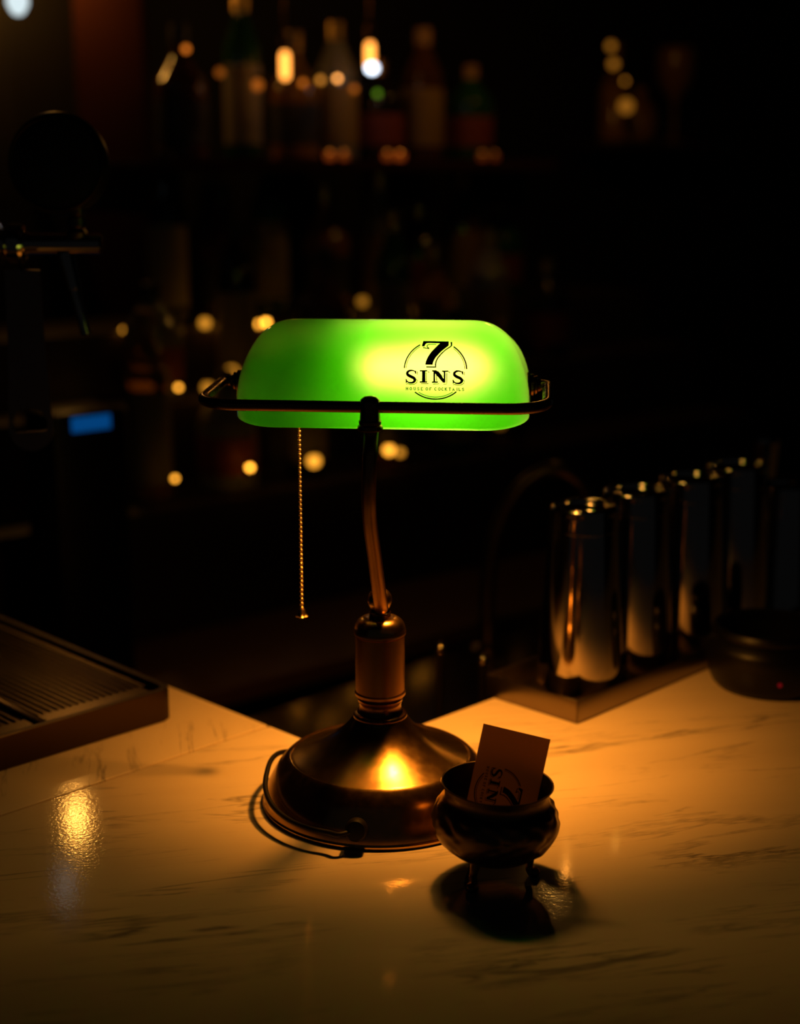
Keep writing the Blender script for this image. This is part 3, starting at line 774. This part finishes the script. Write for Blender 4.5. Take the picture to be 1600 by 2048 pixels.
# bottle kinds
glass_cols = {'green': (.02, .10, .03), 'brown': (.12, .045, .012), 'clear': (.5, .5, .47), 'amber': (.35, .16, .03), 'dark': (.02, .015, .012)}
gmats = {k: mat('bottle_glass_' + k, c, .08, trans=.35 if k != 'clear' else .6) for k, c in glass_cols.items()}
lab_m = [mat('paper_label_cream', (.26, .22, .16), .6), mat('paper_label_red', (.2, .035, .02), .6), mat('paper_label_ochre', (.26, .16, .04), .6), mat('paper_label_black', (.03, .03, .03), .5)]
cap_m = [mat('cap_gold', (.6, .4, .15), .3, 1.0), mat('cap_black', (.02, .02, .02), .4), mat('cap_cork', (.35, .2, .1), .7)]
def make_bottle(kind, i):
    H, R, sh_, nk = {'slender': (.31, .036, .20, .013), 'round': (.245, .05, .13, .014), 'square': (.27, .042, .17, .014), 'squat': (.20, .052, .115, .013)}[kind]
    g = ['green', 'clear', 'brown', 'amber', 'dark'][i % 5]
    t = thing('bottle', 'x', 'bottle', (0, 0, 0))
    pr_ = [(R * .5, 0), (R * .92, .0005), (R, .006)] + smooth_prof([(R, .012), (R, sh_), (R * .86, sh_ + .022), (nk * 1.5, sh_ + .055), (nk, sh_ + .075)], 3) + [(nk, H - .012), (nk * 1.2, H - .011), (nk * 1.2, H - .003), (nk * .9, H)]
    if kind == 'square':
        disp = lambda a, z, k: (.006 * (abs(cos(2 * a)) ** .7 - .5) * (1 if z < sh_ else 0))
    else: disp = None
    M().lathe(pr_, 32, disp=disp).obj('bottle_glass', gmats[g], t)
    e = .0035 if kind == 'square' else .0006
    M().lathe([(R + e - .0003, .03), (R + e, .0302), (R + e, sh_ - .02), (R + e - .0003, sh_ - .0198)], 32, capb=False, capt=False).obj('label', lab_m[i % 4], t)
    M().lathe([(nk * 1.05, H - .03), (nk * 1.28, H - .0298), (nk * 1.28, H + .004), (nk * .9, H + .006), (.0003, H + .006)], 24).obj('cap', cap_m[i % 3], t)
    return t, g
kinds = ['slender', 'round', 'square', 'squat']
protos = []
for i in range(10):
    k = kinds[(i * 3) % 4]; t, g = make_bottle(k, i); protos.append([t, k, g, False])
ordn = ['first', 'second', 'third', 'fourth', 'fifth', 'sixth', 'seventh', 'eighth', 'ninth', 'tenth', 'eleventh', 'twelfth', 'thirteenth', 'fourteenth', 'fifteenth',
        'sixteenth', 'seventeenth', 'eighteenth', 'nineteenth', 'twentieth']
def put_bottle(i, p, label, group, look):
    pr_ = protos[i]
    if not pr_[3]:
        pr_[3] = True; pr_[0].location = p; pr_[0].rotation_euler = (0, 0, BA + random.uniform(-.4, .4)); pr_[0]['label'] = label; pr_[0]['group'] = group
    else: dup(pr_[0], p, BA + random.uniform(-.4, .4), label, group)
rows = [(1.67, SZ, 370, 1010, 'top shelf', 'bottles on the top shelf'), (1.60, .2155, 330, 1080, 'highest step', 'bottles on the highest step'),
        (1.42, .1005, 300, 1110, 'middle step', 'bottles on the middle step'), (1.255, -.0395, 290, 1120, 'lowest step', 'bottles on the lowest step')]
cid = 0
for nrow, zr, pa, pb, nm, grp in rows:
    cid += 1; ua = U(at_n(pa, 500, nrow)); ub = U(at_n(pb, 500, nrow)); u = ua; i = 0
    while u < ub and i < 20:
        pi_ = (i * 3 + cid * 7 + (i // 10)) % 10
        _, k, g, _u = protos[pi_]
        lw = {'green': 'green', 'clear': 'pale', 'brown': 'brown', 'amber': 'amber', 'dark': 'black'}[g]
        p = BP(u, nrow + random.uniform(-.012, .012), zr)
        put_bottle(pi_, p, f'dim {lw} {k} bottle, {ordn[i]} from the left on the {nm} behind the bar', grp, lw)
        u += random.uniform(.112, .15) if nrow > 1.5 else random.uniform(.115, .19); i += 1

for t_, _k, _g, used in protos:
    if not used:
        for c_ in list(t_.children): bpy.data.objects.remove(c_)
        bpy.data.objects.remove(t_)
# ------------------------------------------------------------------ added glowing globes along the steps, in place of bottle glints
YE = (1.0, .39, .03); ORG = (1.0, .24, .02)
em_cache = {}
def em(c, s):
    k = (c, round(s, 2))
    if k not in em_cache: em_cache[k] = emitter('small_glow', c, s)
    return em_cache[k]
def glow(px, py, nrow, r, s, label, c=YE, sxz=1.0, grp='glint stand-ins on the steps'):
    p = at_n(px, py, nrow)
    t = thing('glow_stand_in', label, 'glow stand-in', tuple(p), group=grp)
    M().ball(p, r, 14, sz=sxz).obj('globe', em(c, s * .55), t)
    M().lathe([(r * .5, r * sxz * .9), (r * .5, r * sxz + .006), (r * .3, r * sxz + .008)], 12, tf=lambda q_: q_ + p).obj('socket', black_plastic, t)  # socket shape added to each stand-in globe
    return p + Vector((0, 0, r * sxz + .006))
def cable(pts, label):  # added cable, strings the stand-in globes together
    pts = [Vector(p) for p in pts]; pts.sort(key=lambda p: p.dot(bu)); path = []
    for i, p in enumerate(pts):
        if i:
            m_ = (pts[i - 1] + p) / 2; m_.z -= .008; path.append(m_)
        path.append(p)
    o = M().tube(catmull(path, 4), .0015, 6).obj('added_cable', black_rubber)
    tag(o, label, 'cable')
pos = 'glint stand-in on the added cable below the top-step bottles'
r1 = [(248, 660, .0045, 7, 'dim round glint stand-in at the far left end of the upper added cable'), (355, 655, .0045, 9, 'round glint stand-in second from the left on the upper added cable'),
      (410, 646, .010, 1.6, 'soft dim glint stand-in between two bright ones on the upper added cable'), (447, 650, .0055, 14, 'bright round glint stand-in on the upper added cable, left of the shade corner'),
      (515, 648, .0055, 11, 'left of two glint stand-ins side by side just over the left shade corner'), (532, 645, .006, 15, 'right of two glint stand-ins side by side just over the left shade corner'),
      (692, 630, .009, 1.3, 'faint glint stand-in over the middle of the shade'), (765, 622, .007, 4, 'glint stand-in glowing over the centre of the green shade'),
      (792, 610, .007, 1.8, 'dim glint stand-in right above the brightest one over the shade')]
cable([glow(a, b, 1.492, r, s, l) for a, b, r, s, l in r1], 'thin dark added cable through the upper row of glint stand-ins')
r2 = [(272, 780, .0045, 6, 'round glint stand-in at the left end of the middle added cable'), (302, 772, .011, 2.2, 'larger soft glint stand-in beside the left end of the middle added cable'),
      (357, 775, .0045, 8, 'round glint stand-in third from the left on the middle added cable'), (415, 775, .010, 1.2, 'faint glint stand-in left of the brass rail end'), (462, 745, .013, 1.5, 'soft large glint stand-in half hidden by the left end of the shade')]
cable([glow(a, b, 1.325, r, s, l) for a, b, r, s, l in r2], 'thin dark added cable through the middle row of glint stand-ins')
r3 = [(350, 957, .0045, 7, 'lowest left round glint stand-in behind the bar'), (500, 935, .005, 14, 'bright round glint stand-in left of the pull chain'),
      (628, 922, .011, 3.2, 'soft yellow glint stand-in just right of the pull chain'), (778, 900, .009, 5.5, 'wide yellow glint stand-in right of the lamp arm'), (800, 905, .007, 2, 'faint glint stand-in touching the wide yellow one right of the lamp arm'),
      (1000, 845, .012, .35, 'very faint glint stand-in below the right half of the shade')]
cable([glow(a, b, 1.17, r, s, l) for a, b, r, s, l in r3], 'thin dark added cable through the lowest row of glint stand-ins')
r4 = [(505, 593, .008, 1.6, 'dim glint stand-in alone above the left shade corner', YE), (905, 604, .008, 1.0, 'dim yellow-green glint stand-in above the printed sign', (.5, .6, .02)), (945, 604, .008, .8, 'fainter yellow-green glint stand-in above the printed sign', (.6, .55, .02)),
      (725, 603, .010, .7, 'faint glint stand-in above the middle of the shade', YE)]
cable([glow(a, b, 1.535, r, s, l, c) for a, b, r, s, l, c in r4], 'thin dark added cable behind the highest step bottles')
r5 = [(372, 98, .006, 2.0, 'dim orange glint stand-in at the upper left of the top shelf', ORG), (440, 145, .008, .5, 'faint glint stand-in above the top shelf bottles, second from left', ORG), (515, 170, .010, .8, 'faint orange glint stand-in left of the left filament lamp', ORG), (606, 166, .006, 1.6, 'orange glint stand-in just right of the left filament lamp', ORG),
      (641, 160, .006, 2.2, 'dim glint stand-in between the two filament lamps', (1, .36, .04)), (675, 157, .0045, 11, 'brightest small round glint stand-in between the two filament lamps', (1, .38, .08)), (708, 178, .006, 1.2, 'dim orange glint stand-in left below the white-tipped lamp', ORG), (755, 187, .006, 1.2, 'small green glint stand-in below the white-tipped lamp', (.22, .5, .02))]
cable([glow(a, b, 1.53, r, s, l, c, grp='glint stand-ins over the top shelf') for a, b, r, s, l, c in r5], 'thin dark added cable over the top shelf bottles')
# added glowing cups in place of reflections along the top shelf edge
for px, r, s, l in ((660, .009, 1.0, 'amber glint stand-in on the top shelf edge, left of centre'), (688, .008, .8, 'second amber glint stand-in touching the first on the shelf edge'), (775, .009, .8, 'red-orange glint stand-in on the shelf edge, right of centre'),
                    (800, .010, 1.1, 'red-orange glint stand-in right beside another on the shelf edge'), (965, .009, .45, 'dim glint stand-in at the right end of the top shelf'), (990, .008, .35, 'dimmest glint stand-in at the far right of the top shelf')):
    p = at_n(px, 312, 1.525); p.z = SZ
    t = thing('shelf_glint', l, 'glint stand-in', tuple(p), group='glint stand-ins on the top shelf edge')
    M().lathe([(r * .7, .0003), (r, .002), (r, .014), (r * .9, .015), (r * .85, .008), (.0003, .007)], 18, tf=lambda q_: q_ + p).obj('glint_cup', em((1, .16, .015), s * .2), t)  # added glowing cup and core imitate a glint on the shelf front
    M().ball(p + Vector((0, 0, .0125)), .0035, 10, sz=1.5).obj('glint_core', em((1, .3, .03), s * 2), t)

# red and far right things
p = at_n(1097, 690, 1.5)
t = thing('signal_lamp', 'small red light right of the green shade', 'light', tuple(p))
M().ball(p, .010, 16).obj('lens', em((1, .012, .01), .8), t)
M().lathe([(.012, 0), (.012, .03), (.009, .034), (.0003, .035)], 20, tf=lambda q_: p + bn * q_.z + bu * q_.x + Vector((0, 0, q_.y))).obj('housing', black_plastic, t)

# filament lamps over the top shelf
def filament_lamp(px, py, hgt, label, s, white=False):
    p = at_n(px, py, 1.525); L = hgt * 3.1 / F
    t = thing('filament_lamp', label, 'lamp', tuple(p))
    r = .0085
    M().lathe([(.0003, -L / 2), (r * .7, -L / 2 + .002), (r, -L / 2 + .008), (r, L / 2 - .006), (r * .6, L / 2)], 20, tf=lambda q_: q_ + p).obj('tube_bulb', em((1, .34, .05), s), t)
    if white: M().ball(p + Vector((.004, -.012, -L / 2 + .002)), .0115, 18, sz=.85).obj('tip', em((.75, .85, 1), 5), t)
    M().lathe([(.009, L / 2), (.009, L / 2 + .03), (.002, L / 2 + .035), (.002, 1.9 - p.z)], 16, tf=lambda q_: q_ + p).obj('socket_and_cable', brass_dark, t)
filament_lamp(570, 132, 50, 'left glowing amber filament lamp hanging over the top shelf', 3.4)
filament_lamp(740, 112, 50, 'right amber filament lamp with a white glowing tip', 3.4, True)

# hanging globe pendants; the first is seen at the top left corner
def pendant(p, label, r=.02, s=None, c=(1, .43, .07)):
    t = thing('pendant_bulb', label, 'pendant lamp', tuple(p), group='hanging bulbs')
    pr_ = smooth_prof([(.0003, -r * 1.3), (r * .5, -r * 1.15), (r * .95, -r * .4), (r, .2 * r), (r * .7, 1.1 * r), (r * .5, 1.6 * r)], 4)
    M().lathe(pr_, 28, tf=lambda q_: q_ + p).obj('bulb', emitter('pendant_glow', c, PENDANT_POWER if s is None else s), t)
    M().lathe([(r * .6, r * 1.6), (r * .62, r * 3.2), (.003, r * 3.4), (.003, 1.9 - p.z)], 20, tf=lambda q_: q_ + p).obj('socket_and_cable', brass_dark, t)
p = at_y(35, 2, 1.35); pendant(p, 'bare white bulb hanging in the top left corner', .017, 1.0, (.72, .86, .9))
pendant(Vector((.36, 1.90, .97)), 'bare warm bulb hanging over the aisle, right of centre')
pendant(Vector((-.70, 1.95, .90)), 'bare warm bulb hanging over the aisle at left')

# red-brown wooden post at the upper left
pa, pb = at_y(150, 150, 2.08), at_y(288, 150, 2.08)
o = M().box((pa.x, 2.08, FL), (pb.x, 2.16, 1.899), .006).obj('wooden_post', wood_red)
tag(o, 'red-brown wooden post from floor to ceiling at the upper left', 'post')

# far right corner: shelf with amber-lit bottles and a goblet
NR = 2.0
ra = U(at_n(1195, 300, NR)); rb = U(at_n(1420, 300, NR)); zs = at_n(1260, 285, NR).z
s2 = thing('wall_shelf', 'small dark shelf far right with amber glassware', 'shelf', tuple(BP((ra + rb) / 2, 2.1, zs)), BA)
M().box((ra, 1.9, zs - .02), (rb, 2.12, zs), .002, tf=bt).obj('board', wood_dark, s2)
def vessel(px, h, prof_, m_, name, label):
    p = at_n(px, 300, NR); p.z = zs + .0003
    t = thing(name, label, name.replace('_', ' '), tuple(p))
    M().lathe([(r * h, z * h) for r, z in prof_], 32, tf=lambda q_: q_ + p).obj('body', m_, t)
    return t, p
amb = mat('amber_glassware', (.6, .3, .05), .15, trans=.4)
t, p = vessel(1225, .26, [(.10, 0), (.16, .01), (.16, .55), (.06, .72), (.06, .97), (.08, 1.0)], amb, 'decanter', 'tall amber decanter at the left end of the far right shelf')
t, p = vessel(1276, .15, [(.16, 0), (.3, .05), (.36, .3), (.3, .6), (.12, .8), (.14, 1.0)], amb, 'carafe', 'round amber carafe beside the tall decanter')
t, p = vessel(1345, .26, [(.16, 0), (.15, .02), (.03, .06), (.03, .42), (.10, .52), (.19, .66), (.21, .85), (.19, 1.0), (.18, 1.0), (.19, .85), (.0003, .56)], amb, 'goblet', 'large brown goblet on the far right shelf')
for px, py, r, s, l in ((1222, 92, .010, .7, 'dim amber glow stand-in, topmost at far right'), (1227, 128, .011, .7, 'dim amber glow stand-in under the topmost at far right'), (1250, 162, .005, 1.6, 'small sharp glow stand-in at far right'), (1252, 212, .018, .55, 'large soft amber glow stand-in at far right')):
    glow(px, py, 1.88, r, s, l, (1, .36, .03), grp='glow stand-ins at the far right shelf')  # added globes stand in for lit bottles at the far right
cable([at_n(a, b, 1.88) + Vector((0, 0, .02)) for a, b in ((1222, 92), (1227.5, 128), (1250, 162), (1252.5, 212))], 'thin dark added cable hanging at the far right')
p = at_n(1475, 660, 2.1)
o = M().lathe([(.0003, 0), (.045, 0), (.048, .004), (.042, .010), (.0003, .012)], 48, tf=lambda q_: p + bn * -q_.z + bu * q_.x + Vector((0, 0, q_.y))).obj('wall_plate', brass)
tag(o, 'round brass plate on the dark wall at right', 'plate')
